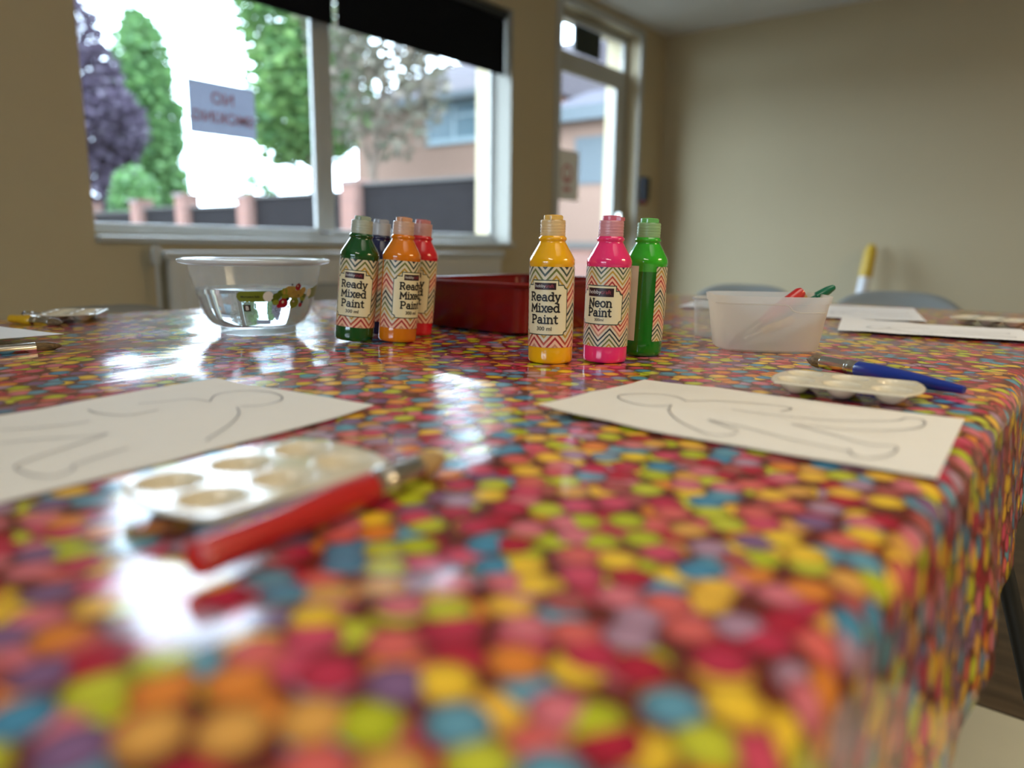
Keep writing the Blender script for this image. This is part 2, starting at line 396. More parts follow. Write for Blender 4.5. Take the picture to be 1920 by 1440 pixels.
MB().box((DX0+.05, DY+.016, 2.15), (DX1-.05, DY+.022, DZ1-.045)).build('transom_pane', M['glass'], dr, smooth=False)
struct(frame_mb(DX0-.0, DX1+.05, -.06, DZ1+.04, YW-.012, YW+.0, .05).build('trim_2', M['upvc'], smooth=False))
# roller blinds
for i, (a, b, lab) in enumerate(((1.72, MX+.005, 'black roller blind over the left sash, half drawn beside the mullion'),
                                 (MX+.035, WX1-.02, 'black roller blind over the right sash, half drawn beside the wall'))):
    t = thing('roller_blind', ((a+b)/2, YW+.045, 1.865), lab, 'blind', 'black window blinds')
    hw = (b-a)/2
    MB().box((-hw, -.002, .02), (hw, .002, .33)).build('blind_fabric', M['blind'], t, smooth=False)
    MB().box((-hw, -.006, 0), (hw, .006, .024)).build('bottom_bar', M['blind'], t, smooth=False, bevel=.003)
    Mx = Matrix.Translation((-hw, 0, .33)) @ Matrix.Rotation(R(90), 4, 'Y')
    MB().lathe([(.022, 0), (.022, 2*hw)], 20, Mx).build('roller_tube', M['black'], t)
# sign seen from behind on the glass
def text_mesh(txt, size, offset=0.0, align='CENTER', spacing=1.0):
    cu = bpy.data.curves.new('txt', 'FONT'); cu.body = txt; cu.size = size; cu.offset = offset; cu.align_x = align; cu.space_character = spacing
    cu.resolution_u = 4
    ob = bpy.data.objects.new('txt', cu); COL.objects.link(ob); bpy.context.view_layer.update()
    me = bpy.data.meshes.new_from_object(ob.evaluated_get(bpy.context.evaluated_depsgraph_get()))
    vv = [v.co.copy() for v in me.vertices]; ff = [tuple(p.vertices) for p in me.polygons]
    bpy.data.objects.remove(ob); bpy.data.meshes.remove(me); bpy.data.curves.remove(cu)
    return vv, ff
sx0, sx1, sz0, sz1 = 1.603, 1.905, 1.325, 1.538
sg = MB().box((sx0, GY-.0085, sz0), (sx1, GY-.005, sz1)); sg.mat(1)
for txt, size, z in (('NO', .066, sz0+.128), ('SMOKING', .062, sz0+.052)):
    vv, ff = text_mesh(txt, size, .0015, spacing=1.02)
    sg.add([((sx0+sx1)/2 - v.x, GY-.0092, z+v.y) for v in vv], ff)
tag(sg.build('window_sign', [M['signback'], M['sign_red']], smooth=False), 'paper sign stuck on the left window pane, red words showing through backwards', 'sign')
# sheet taped inside the door glass
dgx = lx0+.09
ds = MB().box((dgx, DY+.0010, 1.20), (dgx+.30, DY+.0045, 1.53)); ds.mat(1)
for a in range(24):
    a0, a1 = 2*math.pi*a/24, 2*math.pi*(a+1)/24; c = (dgx+.16, 1.375)
    ds.add([(c[0]+r_*math.cos(q), DY+.0005, c[1]+r_*math.sin(q)) for r_, q in ((.062, a0), (.062, a1), (.045, a1), (.045, a0))], [(0, 1, 2, 3)])
ds.box((dgx+.13, DY+.0002, 1.335), (dgx+.19, DY+.0009, 1.352)).box((dgx+.115, DY+.0002, 1.26), (dgx+.205, DY+.0009, 1.285))
tag(ds.build('door_sign', [M['paperwhite'], M['pink_lacquer']], smooth=False), 'white paper notice with a pink mark on the door glass', 'sign')
MB_ = MB().box((4.30, DY-.004, 2.17), (4.62, DY+.015, 2.34))
tag(MB_.build('transom_sign', plain('dark green sign', (.010, .018, .014), .5), bevel=.003), 'dark green panel in the glazing above the door', 'sign')
# dark box beside the door
t = thing('wall_box', (5.02+.07, YW, 1.21), 'small dark blue box on the wall beside the door', 'box')
MB().box((-.045, -.06, .03), (.045, 0, .20)).build('body', M['navybox'], t, smooth=False, bevel=.008)
MB().box((-.03, -.05, 0), (.03, 0, .03)).build('base', M['maroon'], t, smooth=False, bevel=.005)
# radiator under the window
rd = thing('radiator', (2.35, YW-.07, .0), 'pale panel radiator under the window', 'radiator')
rp = MB().box((-.98, -.02, .14), (.98, .01, .82))
for k in range(40): rp.box((-.965+k*.0488, -.026, .17), (-.965+k*.0488+.026, -.02, .79))
rp.build('panel', M['radiator'], rd, smooth=False, bevel=.004)
gr = MB().box((-1.0, -.03, .82), (1.0, .045, .85))
gr.build('top_grille', M['upvc'], rd, smooth=False, bevel=.005)
MB().lathe([(.016, 0), (.02, .02), (.02, .05), (.012, .07)], 16, Matrix.Translation((-1.02, 0, .8)) @ Matrix.Rotation(R(0), 4, 'X')).build('valve', M['upvc'], rd)
MB().tube([(-1.02, 0, .8), (-1.02, 0, .0)], .008).build('pipe', M['upvc'], rd)
for bx_ in (-.8, .76): MB().box((bx_, -.02, 0), (bx_+.04, .06, .14)).build('bracket', M['radiator'], rd, smooth=False)

# mop leaning at the right wall
p0 = Vector((5.13, 1.285, .0)); p1 = Vector((5.30, 1.225, .925))
mp = thing('mop', p0, 'mop with yellow grip and white shaft leaning at the right wall', 'mop'); q = p1-p0
MB().tube([q*.06, q*.80], .036, 14).build('shaft', M['mop_white'], mp)
MB().tube([q*.77, q*.80, q*.95, q], [.036, .042, .038, .020], 14).build('grip', M['mop_yellow'], mp)
MB().lathe([(.09, .0), (.10, .02), (.05, .08), (.03, .10)], 16).build('mop_head', M['mop_white'], mp)

# ------------------------------------------------------------------ outdoors
struct(MB().box((-30, YW+.3, -.2), (60, 70, -.05)).build('ground', M['asphalt'], smooth=False))
FX = 9.0
pil = [(22.4, 1.9), (19.4, 1.9), (17.1, 1.98), (14.45, 1.88), (10.95, 2.02), (7.55, 2.0)]
for i, (y, h) in enumerate(pil):
    t = thing('brick_pillar', (FX, y, -.05), ['farthest brick pillar of the boundary fence', 'brick pillar of the fence below the conifer', 'brick pillar of the fence below the window sign',
        'brick pillar of the fence beside the small shrub', 'brick pillar of the fence just right of the window mullion', 'brick pillar at the near end of the dark fence'][i], 'pillar', 'brick pillars of the boundary fence')
    MB().box((-.2, -.2, 0), (.2, .2, h)).build('shaft', M['brick_pale'], t, smooth=False)
    MB().box((-.23, -.23, h), (.23, .23, h+.07)).build('cap', M['brick_pale'], t, smooth=False)
hs = [1.66, 1.72, 1.70, 1.86, 1.98]
for i in range(5):
    ya, yb = pil[i+1][0]+.21, pil[i][0]-.21
    t = thing('fence_panel', (FX, (ya+yb)/2, -.05), ['farthest dark panel of the boundary fence, left of the conifer', 'dark fence panel below the conifer', 'dark fence panel between the window sign and the small shrub',
        'dark fence panel behind the window mullion, under the green tree', 'tall dark fence panel in the right sash, below the house'][i], 'fence', 'dark panels of the boundary fence')
    L = (yb-ya)/2
    b = MB()
    nb = round(hs[i]/.16); sp = (hs[i]-.01)/nb
    for k in range(nb): b.box((-.02, -L, .01+k*sp), (.02, L, .01+(k+1)*sp-.004))
    b.box((-.008, -L, .02), (.008, L, hs[i]))
    b.build('boards', M['fencewood'], t, smooth=False)
    MB().box((-.06, -L, hs[i]), (.06, L, hs[i]+.05)).build('rail', M['coping'], t, smooth=False)
# low garden wall seen through the door
t = thing('garden_wall', (8.3, 4.9, -.05), 'low brick garden wall seen through the door glass', 'wall')
MB().box((-.12, -1.5, 0), (.12, 1.5, .92)).build('brickwork', M['brick_pale'], t, smooth=False)
MB().box((-.16, -1.5, .92), (.16, 1.5, 1.0)).build('coping', M['coping'], t, smooth=False)
# the house
hx = 16.0
t = thing('house', (hx, 15.2, -.05), 'brick house with a white upstairs window beyond the fence', 'house')
MB().box((0, -2.8, 0), (7.5, 4.2, 5.15)).build('wall', M['brick'], t, smooth=False)
rf = MB(); rf.add([(-.45, -3.1, 5.0), (-.45, 4.5, 5.0), (3.9, 4.5, 7.15), (3.9, -3.1, 7.15), (8.0, -3.1, 5.0), (8.0, 4.5, 5.0)], [(0, 3, 2, 1), (3, 4, 5, 2), (0, 1, 5, 4), (0, 4, 3), (1, 2, 5)])
rf.build('roof', M['rooftile'], t, smooth=False)
MB().box((-.5, -3.1, 4.92), (-.4, 4.5, 5.10)).build('gutter', M['fascia'], t, smooth=False)
wy0, wy1 = 13.9-15.2, 16.15-15.2
wf = MB().box((-.06, wy0, 3.80), (.02, wy1, 3.95)).box((-.06, wy0, 4.86), (.02, wy1, 4.96)).box((-.06, wy0, 3.95), (.02, wy0+.11, 4.86)).box((-.06, wy1-.11, 3.95), (.02, wy1, 4.86))
wf.box((-.06, (wy0+wy1)/2-.06, 3.95), (.02, (wy0+wy1)/2+.06, 4.86)).box((-.06, wy0, 4.5), (.02, (wy0+wy1)/2, 4.58))
wf = wf.build('window', plain('house window frame', (.20, .25, .27), .5, Specular_IOR_Level=.1), t, smooth=False)
MB().box((-.03, wy0+.05, 3.9), (-.01, wy1-.05, 4.9)).build('pane', M['housepane'], wf, smooth=False)
t = thing('annex', (14.0, 8.6, -.05), 'low brick building with white eaves seen through the door', 'house')
MB().box((0, -4, 0), (5, 2.1, 3.65)).build('wall', M['brick'], t, smooth=False)
MB().add([(-.3, -4.2, 3.75), (-.3, 2.3, 3.75), (2.6, 2.3, 4.85), (2.6, -4.2, 4.85), (5.3, -4.2, 3.75), (5.3, 2.3, 3.75)], [(0, 3, 2, 1), (3, 4, 5, 2), (0, 1, 5, 4), (0, 4, 3), (1, 2, 5)]).build('roof', plain('annex roof tile', (.055, .050, .062), .85, var=.15, scale=5, Specular_IOR_Level=.1), t, smooth=False)
MB().box((-.38, -4.2, 3.6), (-.26, 2.3, 3.9)).build('fascia', M['fascia'], t, smooth=False)
MB().box((-.03, -.1, 2.3), (.0, .9, 3.3)).build('window', M['fascia'], t, smooth=False)

def tree(name, loc, label, blobs, mat, trunk, nleaf, size, seed, cat='tree'):
    rnd = random.Random(seed); t = thing(name, loc, label, cat)
    mb = MB(); tot = sum(b[3]*b[4]*b[5] for b in blobs)
    for cx, cy, cz_, rx, ry, rz in blobs:
        for _ in range(int(nleaf*rx*ry*rz/tot)):
            while True:
                p = Vector((rnd.uniform(-1, 1), rnd.uniform(-1, 1), rnd.uniform(-1, 1)))
                if .25 < p.length < 1 and (p.length > .6 or rnd.random() < .5): break
            c = Vector((cx+p.x*rx, cy+p.y*ry, cz_+p.z*rz)); s = size*rnd.uniform(.6, 1.3)
            rot = Matrix.Rotation(rnd.uniform(0, 6.28), 3, 'Z') @ Matrix.Rotation(rnd.uniform(-1.1, 1.1), 3, 'X') @ Matrix.Rotation(rnd.uniform(-.8, .8), 3, 'Y')
            mb.add([c + rot @ Vector(q)*s for q in ((-.5, 0, 0), (0, -.28, .06), (.5, 0, 0), (0, .28, .06))], [(0, 1, 2, 3)])
    mb.build('crown', mat, t, smooth=False)
    tb = MB()
    for pts, rad in trunk: tb.tube(pts, rad, 8)
    tb.build('trunk', M['trunk'], t)
    return t
tree('purple_tree', (10.45, 24.4, 0), 'purple-leaved tree at the left edge of the window', [(0, .2, 2.3, 1.1, 1.3, 1.5), (0, 0, 4.3, 1.15, 1.25, 1.3), (-.1, .35, 5.6, .8, .9, 1.3), (-.2, .7, 7.0, .55, .6, 1.1)], M['leaf_purple'], [([(0, 0, 0), (0, 0, 3.4), (-.1, .4, 6)], [.16, .12, .05])], 6500, .30, 3)
tree('hedge_shrub', (9.95, 21.8, 0), 'low green shrub between the purple tree and the conifer', [(0, 0, 1.5, .7, .9, 1.5)], M['leaf_conifer'], [([(0, 0, 0), (0, 0, 1)], [.1, .05])], 1500, .25, 31, 'shrub')
tree('conifer', (13.6, 28.4, 0), 'tall bright green conifer left of the window sign', [(0, 0, 2.8, 1.32, 1.35, 2.7), (0, 0, 5.3, 1.32, 1.35, 2.4), (0, 0, 7.3, 1.0, 1.0, 1.75), (-.1, .1, 8.45, .55, .55, .8)], M['leaf_conifer'], [([(0, 0, 0), (0, 0, 7.8)], [.18, .04])], 9500, .36, 4)
tree('green_tree', (12.0, 16.4, 0), 'broad green tree behind the window mullion', [(0, 0, 4.6, 1.5, 1.9, 1.7), (.1, .2, 6.6, 1.6, 2.0, 1.7), (0, .9, 3.8, .9, 1.0, 1.0), (.3, -.6, 8.1, 1.4, 1.9, 1.3), (0, -.9, 3.7, .7, .8, .9)], M['leaf_green'], [([(0, 0, 0), (.05, -.1, 2.4), (0, 0, 6)], [.17, .13, .05])], 9000, .34, 5)
tree('hazy_tree', (11.0, 12.4, 0), 'thin hazy tree in front of the brick house', [(0, 0, 4.2, 1.3, 1.6, 1.6), (.0, .3, 5.6, 1.5, 1.8, 1.4), (0, -.8, 4.7, 1.0, 1.0, 1.0)], M['leaf_birch'], [([(0, .5, 0), (0, .4, 2.4), (.1, 0, 5)], [.12, .09, .03]), ([(0, .4, 2.2), (-.1, .9, 4.6)], [.06, .02]), ([(0, .4, 2.4), (.1, -.8, 4.8)], [.06, .02])], 2200, .26, 6)
tree('small_shrub', (9.95, 15.7, 0), 'small green shrub rising over the fence beside a pillar', [(0, 0, 1.75, .5, .55, .75)], M['leaf_conifer'], [([(0, 0, 0), (0, 0, 1.2)], [.05, .02])], 800, .18, 7, 'shrub')

# ------------------------------------------------------------------ table and cloth
TX0, TX1, TY0, TY1 = -.15, 2.12, .055, 1.545
t = thing('folding_table', ((TX0+TX1)/2, (TY0+TY1)/2, 0), 'large table under the sweet-print cloth, one black leg showing below the hem', 'table')
hx_, hy_ = (TX1-TX0)/2-.012, (TY1-TY0)/2-.012
MB().box((-hx_, -hy_, T-.034), (hx_, hy_, T-.006)).build('tabletop', M['tan_lacquer'], t, smooth=False, bevel=.006)
for a in (-.85, .065, .85):
    for b in (-1, 1):
        MB().tube([(a, b*(hy_-.050), T-.034), (a, b*(hy_+.165), .0)], .0105, 12).build('leg', M['black'], t)

# soft swells where the oilcloth does not lie flat: x, y, height, spread
HUMPS = [(.075, .235, .0044, .055), (.130, .205, .0048, .045), (.41, .94, .0055, .075), (.02, .37, .005, .06), (.19, .165, .0022, .035), (.42, .33, .0022, .05), (.30, .62, .0015, .05), (.52, .62, .003, .07), (.33, .92, .003, .08), (.62, .80, .002, .06)]
def ridge(d, w_): return max(0.0, 1-abs(d)/w_)
def cz(x, y):
    e = min(x-TX0, TX1-x, y-TY0, TY1-y); f = max(0, min(1, (e-.025)/.05)); f = f*f*(3-2*f)
    z = 0
    for yy, a in ((.69, 1.0), (1.10, -.9), (.30, .7), (1.36, .8)): z += 1.15*a*ridge(y-yy-.006*math.sin(x*7), .034)
    for xx, a in ((.58, .9), (.99, -.8), (1.42, .9), (.22, -.6), (1.8, .7)): z += 1.15*a*ridge(x-xx-.006*math.sin(y*9), .034)
    z += .75*noise.noise((x*5, y*16, 1.3)) + .22*noise.noise((x*18, y*26, 4.1)) + 1.2*noise.noise((x*2.2, y*2.6, 7.7))
    h = 0
    for hx, hy, am, sx in HUMPS:
        d = ((x-hx)**2+(y-hy)**2)/(2*sx*sx)
        if d < 8: h += am*math.exp(-d)
    return (z*.00105+h)*f
def czm(x, y, r): return max(cz(x+r*math.cos(k*math.pi/8), y+r*math.sin(k*math.pi/8)) for k in range(16))
def cloth():
    step = .0075; nx = int((TX1-TX0)/step); ny = int((TY1-TY0)/step)
    rc = .020; ins = rc
    X = [TX0+ins+(TX1-TX0-2*ins)*i/nx for i in range(nx+1)]; Y = [TY0+ins+(TY1-TY0-2*ins)*j/ny for j in range(ny+1)]
    vv, uv, ff = [], [], []
    for x in X:
        for y in Y: vv.append((x, y, T+cz(x, y))); uv.append((x, y))
    I = lambda i, j: i*(ny+1)+j
    for i in range(nx):
        for j in range(ny): ff.append((I(i, j), I(i+1, j), I(i+1, j+1), I(i, j+1)))
    # skirt: rings round the inset rectangle, corner verts fan out
    per = [(I(i, 0), (0, -1)) for i in range(nx+1)] + [None] + [(I(nx, j), (1, 0)) for j in range(ny+1)] + [None] + \
          [(I(i, ny), (0, 1)) for i in range(nx, -1, -1)] + [None] + [(I(0, j), (-1, 0)) for j in range(ny, -1, -1)] + [None]
    seq = []
    for k, p in enumerate(per):
        if p: seq.append(p)
        else:
            a, b = per[k-1], per[(k+1) % len(per)]
            for q in range(1, 6):
                an = q/6*math.pi/2; d = (a[1][0]*math.cos(an)+b[1][0]*math.sin(an), a[1][1]*math.cos(an)+b[1][1]*math.sin(an)); seq.append((a[0], d))
    prof = [(rc*math.sin(a), -rc*(1-math.cos(a)), rc*a) for a in [R(15*k) for k in range(1, 7)]] + [(rc, -rc-d, rc*R(90)+d) for d in (.010, .022, .036, .052, .070, .09, .11, .13, .15, .168)]
    prev = [s_[0] for s_ in seq]
    n = len(seq)
    for (o_, dz, L) in prof:
        cur = []
        for k, (bi, d) in enumerate(seq):
            bx, by, bz = vv[bi]; s_ = k*step
            drop = max(0, -dz-rc)
            wave = (.004*math.sin(s_*9+.8) + .003*math.sin(s_*31+2*math.sin(s_*3)) + .0025*noise.noise((s_*22, drop*9, 2)))*min(1, drop/.12)
            flare = .016*drop/.17
            o2 = o_+wave+flare
            zz = T+dz - (.008*math.sin(s_*2.3+1)*drop/.17)
            vv.append((bx+d[0]*o2, by+d[1]*o2, zz)); uv.append((bx+d[0]*L, by+d[1]*L)); cur.append(len(vv)-1)
        for k in range(n):
            k2 = (k+1) % n; q = []
            for idx in (prev[k], cur[k], cur[k2], prev[k2]):
                if idx not in q: q.append(idx)
            if len(q) > 2: ff.append(tuple(q))
        prev = cur
    mb = MB(); mb.add(vv, ff)
    o = mb.build('tablecloth', M['candy'], angle=180)
    ul = o.data.uv_layers.new(name='UVMap')
    for lp in o.data.loops: ul.data[lp.index].uv = uv[lp.vertex_index]
    o.modifiers.new('solid', 'SOLIDIFY').thickness = .0006
    return tag(o, 'glossy oilcloth printed with multicoloured sweets over the table', 'tablecloth')
cloth()

# ------------------------------------------------------------------ paint bottles
def arc(cx, cy, rx, ry, a0, a1, n=12): return [(cx+rx*math.cos(R(a0+(a1-a0)*i/n)), cy+ry*math.sin(R(a0+(a1-a0)*i/n))) for i in range(n+1)]
def line(*p):
    out = []
    for a, b in zip(p, p[1:]):
        for k in range(4): out.append((a[0]+(b[0]-a[0])*k/4, a[1]+(b[1]-a[1])*k/4))
    return out+[p[-1]]
GL = {  # slab letters as strokes: (advance, strokes)
 'R': (1.05, [line((.1, 0), (.1, 1.45)), [(.1, 1.45), (.3, 1.45)] + arc(.45, 1.09, .42, .36, 90, -90) + [(.3, .73), (.1, .73)], line((.45, .73), (.95, 0)), line((-.05, 0), (.25, 0)), line((-.05, 1.45), (.1, 1.45))]),
 'P': (1.0, [line((.1, 0), (.1, 1.45)), [(.1, 1.45), (.3, 1.45)] + arc(.48, 1.05, .44, .40, 90, -90) + [(.3, .65), (.1, .65)], line((-.05, 0), (.3, 0)), line((-.05, 1.45), (.1, 1.45))]),
 'M': (1.35, [line((.08, 0), (.12, 1.45), (.66, .45), (1.2, 1.45), (1.26, 0)), line((-.05, 0), (.2, 0)), line((1.12, 0), (1.4, 0))]),
 'N': (1.15, [line((.1, 0), (.1, 1.45), (1.0, 0), (1.0, 1.45)), line((-.05, 0), (.25, 0)), line((.86, 1.45), (1.14, 1.45))]),
 'e': (.86, [[(.02, .52), (.82, .52)] + arc(.42, .5, .42, .5, 4, 318, 18)]),
 'a': (.88, [arc(.36, .29, .34, .29, 0, 360, 16), line((.72, 0), (.72, .6)) + arc(.40, .64, .32, .36, 0, 140)[1:], line((.72, 0), (.9, 0))]),
 'd': (.96, [arc(.42, .5, .40, .5, 0, 360, 18), line((.82, 0), (.82, 1.45)), line((.6, 1.45), (.82, 1.45)), line((.82, 0), (1.0, 0))]),
 'y': (.84, [line((.06, 1), (.44, .04)), line((.84, 1), (.36, -.3)) + [(.24, -.42), (.05, -.43)], line((-.06, 1), (.2, 1)), line((.7, 1), (.96, 1))]),
 'i': (.42, [line((.22, 0), (.22, 1), (.04, 1)), [(.22, 1.36), (.22, 1.42)], line((.02, 0), (.42, 0))]),
 'x': (.82, [line((.06, 0), (.78, 1)), line((.06, 1), (.78, 0)), line((-.04, 0), (.2, 0)), line((.64, 0), (.9, 0)), line((-.04, 1), (.2, 1)), line((.64, 1), (.9, 1))]),
 'n': (.92, [line((.12, 0), (.12, 1), (-.02, 1)), arc(.46, .58, .34, .42, 175, 0) + line((.8, .5), (.8, 0)), line((-.02, 0), (.28, 0)), line((.66, 0), (.96, 0))]),
 't': (.68, [line((.28, 1.36), (.28, .3)) + arc(.52, .28, .24, .28, 180, 300), line((.0, 1), (.6, 1))]),
 'o': (.88, [arc(.44, .5, .42, .5, 0, 360, 18)]),
}
BR = .0275
def cyl(r): return lambda s, z: Vector((r*math.cos(s/BR), r*math.sin(s/BR), z))
def slab(mb, txt, width, xh, base, r):
    adv, sp = 0, .24; pos = []
    for ch in txt: pos.append(adv); adv += GL[ch][0]+sp
    adv -= sp; k = width/adv; f = cyl(r)
    for ch, p in zip(txt, pos):
        for st in GL[ch][1]:
            mb.ribbon([((p+x-adv/2)*k, base+y*xh) for x, y in st], .00185, f)
def strip(mb, fn, s0, s1, lo, hi, n=24):
    vv, ff = [], []
    for i in range(n+1):
        s = s0+(s1-s0)*i/n; vv += [fn(s, lo(s) if callable(lo) else lo), fn(s, hi(s) if callable(hi) else hi)]
    for i in range(n): ff.append((2*i, 2*i+2, 2*i+3, 2*i+1))
    mb.add(vv, ff)
TXT = {}
def small_text(mb, txt, size, s, z, r, offset=0.0):
    vv, ff = TXT.setdefault((txt, size, offset), text_mesh(txt, size, offset)); f = cyl(r)
    mb.add([f(s+v.x, z+v.y) for v in vv], ff)
def label_mesh(kind, name, parent):
    mb = MB().mat(0)
    strip(mb, cyl(BR+.0003), -R(102)*BR, R(102)*BR, .0205, .1170, 60)
    if kind == 'ready': z0, z1, zt, lz0, lz1, lw = .0367, .0948, .1005, .0900, .0982, .0270
    else: z0, z1, zt, lz0, lz1, lw = .0486, .0878, .0940, .0815, .0918, .0325
    H = R(57)*BR; c = .0045
    def notch(sg, base, pad, h):
        def g(s):
            d = h-abs(s); k = 0
            if d < c: k = math.sqrt(max(0, c*c-d*d))
            return base - sg*k
        return g
    for pad, r, mi in ((.0013, .0005, 1), (0, .0007, 2)):
        mb.mat(mi); h = H+pad
        strip(mb, cyl(BR+r), -h, h, notch(-1, z0-pad, pad, h), notch(1, z1+pad, pad, h), 60)
        strip(mb, cyl(BR+r+.0001), -lw/2-.0022-pad, lw/2+.0022+pad, z1-.004, zt+pad, 20)
    mb.mat(2); strip(mb, cyl(BR+.0009), -lw/2-.002, lw/2+.002, z1-.006, zt-.0003, 20)
    mb.mat(4); strip(mb, cyl(BR+.0010), -lw/2, lw/2, lz0, lz1, 20)
    ls = lw/.0270*.0054
    mb.mat(5); small_text(mb, 'hobby', ls, -lw*.21, lz0+(lz1-lz0)*.33, BR+.0012)
    mb.mat(6); small_text(mb, 'craft', ls, lw*.215, lz0+(lz1-lz0)*.33, BR+.0012)
    mb.mat(3)
    if kind == 'ready':
        slab(mb, 'Ready', .0365, .0066, .0770, BR+.0012); slab(mb, 'Mixed', .0355, .0066, .0636, BR+.0012); slab(mb, 'Paint', .0322, .0066, .0499, BR+.0012)
        small_text(mb, '300 ml', .0068, 0, .0412, BR+.0012, .00008)
    else:
        slab(mb, 'Neon', .0280, .0066, .0692, BR+.0012); slab(mb, 'Paint', .0285, .0064, .0578, BR+.0012)
        small_text(mb, '300ml', .0046, 0, .0520, BR+.0012, .00005)
    return mb.build(name, LABM if kind == 'ready' else [M['chevron_neon']] + LABM[1:], parent, angle=60)
BODY = [(.0235, 0), (.0262, .0008), (.0273, .003), (.0275, .006), (.0275, .018), (.0272, .020), (.0272, .118), (.0276, .1195), (.0278, .1225), (.0272, .1260), (.0250, .1305), (.0200, .1390), (.0168, .1445), (.0157, .1465),
        (.0158, .1475), (.0168, .1485), (.0171, .1500), (.0168, .1515), (.0156, .1525), (.0150, .1535)]
def bottle(x, y, name, label, col, capcol, face, kind='ready', tilt=0.0, film=None, level=0.0, hinge=20):
    az = math.atan2(-y, -x) + R(face)
    rad = Vector((x, y, 0)).normalized(); lean = Vector((rad.y, -rad.x, 0))       # picture-right seen from the camera
    rot = Matrix.Rotation(tilt, 4, rad) if tilt else Matrix()
    t = thing(name, (x, y, T+czm(x, y, .024)+.0003), label, 'paint bottle', 'paint bottles on the table')
    Mw = rot @ Matrix.Rotation(az, 4, 'Z')
    t.rotation_euler = Mw.to_euler()
    if tilt: t.location.z += abs(math.sin(tilt))*.018
    pm = paint(name+' colour', col, film, level)
    MB().lathe(BODY, 64).build('body', pm, t, angle=50)
    label_mesh(kind, 'label', t)
    mb = MB(); strip(mb, cyl(BR+.0003), R(150)*BR, R(210)*BR, .0205, .117, 20)
    bl = mb.build('back_label', [M['backlabel'], M['ink']], t); bl['label'] = 'plain cream back label'
    cm = capmat(name+' cap', capcol)
    prof = [(.0150, .1535)]
    for k in range(4): prof += [(.0153, .1545+k*.0034), (.0153, .1568+k*.0034), (.0149, .1571+k*.0034), (.0149, .1576+k*.0034)]
    prof += [(.0152, .1690), (.0150, .1712), (.0142, .1722)]
    cap = MB().lathe(prof, 48).build('cap', cm, t, angle=30)
    # flip lid: a low D-shaped spout block with a recess and thumb lip
    hz = R(hinge) - R(face)
    Q = Matrix.Rotation(hz, 4, 'Z')
    lid = MB().lathe([(.0112, .1718), (.0114, .1740), (.0112, .1772), (.0102, .1780)], 32, Q)
    lid.box((.004, -.0075, .1722), (.0142, .0075, .1765), Q)
    lid.build('flip_lid', plain(name+' lid', tuple(.8*a+.2*b for a, b in zip(capcol, (.6, .58, .52))), .25, var=.25, scale=160), cap, angle=40)
    MB().lathe([(.0060, .1778), (.0062, .1784), (.0040, .1785)], 20, Q).build('nozzle', pm, cap)
    return t
def base_at(px, py):
    p = atz(px, py, T); d = Vector((p.x, p.y, 0)).normalized()*BR; return p.x+d.x, p.y+d.y
yx, yy = base_at(1031, 684); bottle(yx, yy, 'paint_bottle', 'yellow paint bottle, frontmost, with a Ready Mixed Paint label', (.86, .43, .004), (.80, .46, .03), -17)
x, y = base_at(1132.5, 683); bottle(x, y, 'paint_bottle', 'neon pink paint bottle beside the yellow bottle', (.82, .028, .17), (.70, .05, .18), -19, 'neon', hinge=70, tilt=R(1))
x, y = base_at(1199.5, 670); bottle(x, y, 'paint_bottle', 'part-empty bright green paint bottle behind the pink bottle', (.0, .16, .004), (.04, .45, .03), 131, 'neon', film=(.035, .47, .018), level=.110, tilt=R(1.5))
x, y = base_at(664, 645); bottle(x, y, 'paint_bottle', 'dark green paint bottle at the left of the rear group', (.002, .070, .012), (.25, .36, .26), -13, tilt=R(5.5))
x, y = base_at(744.5, 645); bottle(x, y, 'paint_bottle', 'orange paint bottle between the dark green and red bottles', (.68, .185, .004), (.64, .27, .12), 38, tilt=R(4.2))
x, y = base_at(777, 632); bottle(x, y, 'paint_bottle', 'red paint bottle half hidden behind the orange bottle', (.64, .012, .024), (.56, .12, .13), -22, tilt=R(5))
x, y = base_at(703, 629); bottle(x, y, 'paint_bottle', 'navy blue paint bottle hidden behind the dark green bottle', (.004, .008, .055), (.30, .34, .42), -60, tilt=R(4.5))

# ------------------------------------------------------------------ bowl of water
bp = atz(486, 629, T); d = Vector((bp.x, bp.y, 0)).normalized()*.056; bx, by = bp.x+d.x, bp.y+d.y
bowl = thing('water_bowl', (bx, by, T+czm(bx, by, .055)+.0003), 'clear plastic bowl half full of water with a fruit-printed band', 'bowl', rot=(0, 0, math.atan2(-by, -bx)))
OUT = [(.0570, 0), (.0575, .0095), (.0640, .0105), (.0725, .0155), (.0800, .0265), (.0850, .0400), (.0888, .0540), (.0930, .0710), (.0985, .0920), (.1015, .1070)]
def rad_at(z):
    for (r0, z0), (r1, z1) in zip(OUT, OUT[1:]):
        if z0 <= z <= z1: return r0+(r1-r0)*(z-z0)/(z1-z0)
    return OUT[-1][0]
inn = [(max(.001, r-.0012), z+.0012) for r, z in OUT[2:]]
inn = [(.002, .0115), (.0560, .0115)] + inn[0:]
MB().lathe(OUT + [(inn[-1][0], OUT[-1][1])] + list(reversed(inn[:-1])), 72, cap0=False).build('shell', M['clear'], bowl, angle=60)
MB().lathe([(.1000, .1062), (.1060, .1068), (.1140, .1095), (.1158, .1120), (.1150, .1145), (.1120, .1155), (.1060, .1140), (.1005, .1120), (.1000, .1062)], 72, cap0=False, cap1=False).build('rim', M['clearrim'], bowl, angle=80)
MB().lathe([(.0560, .0002), (.0580, .0002), (.0584, .0095), (.0562, .0095), (.0560, .0002)], 64, cap0=False, cap1=False).build('foot_ring', M['clearfoot'], bowl, angle=60)
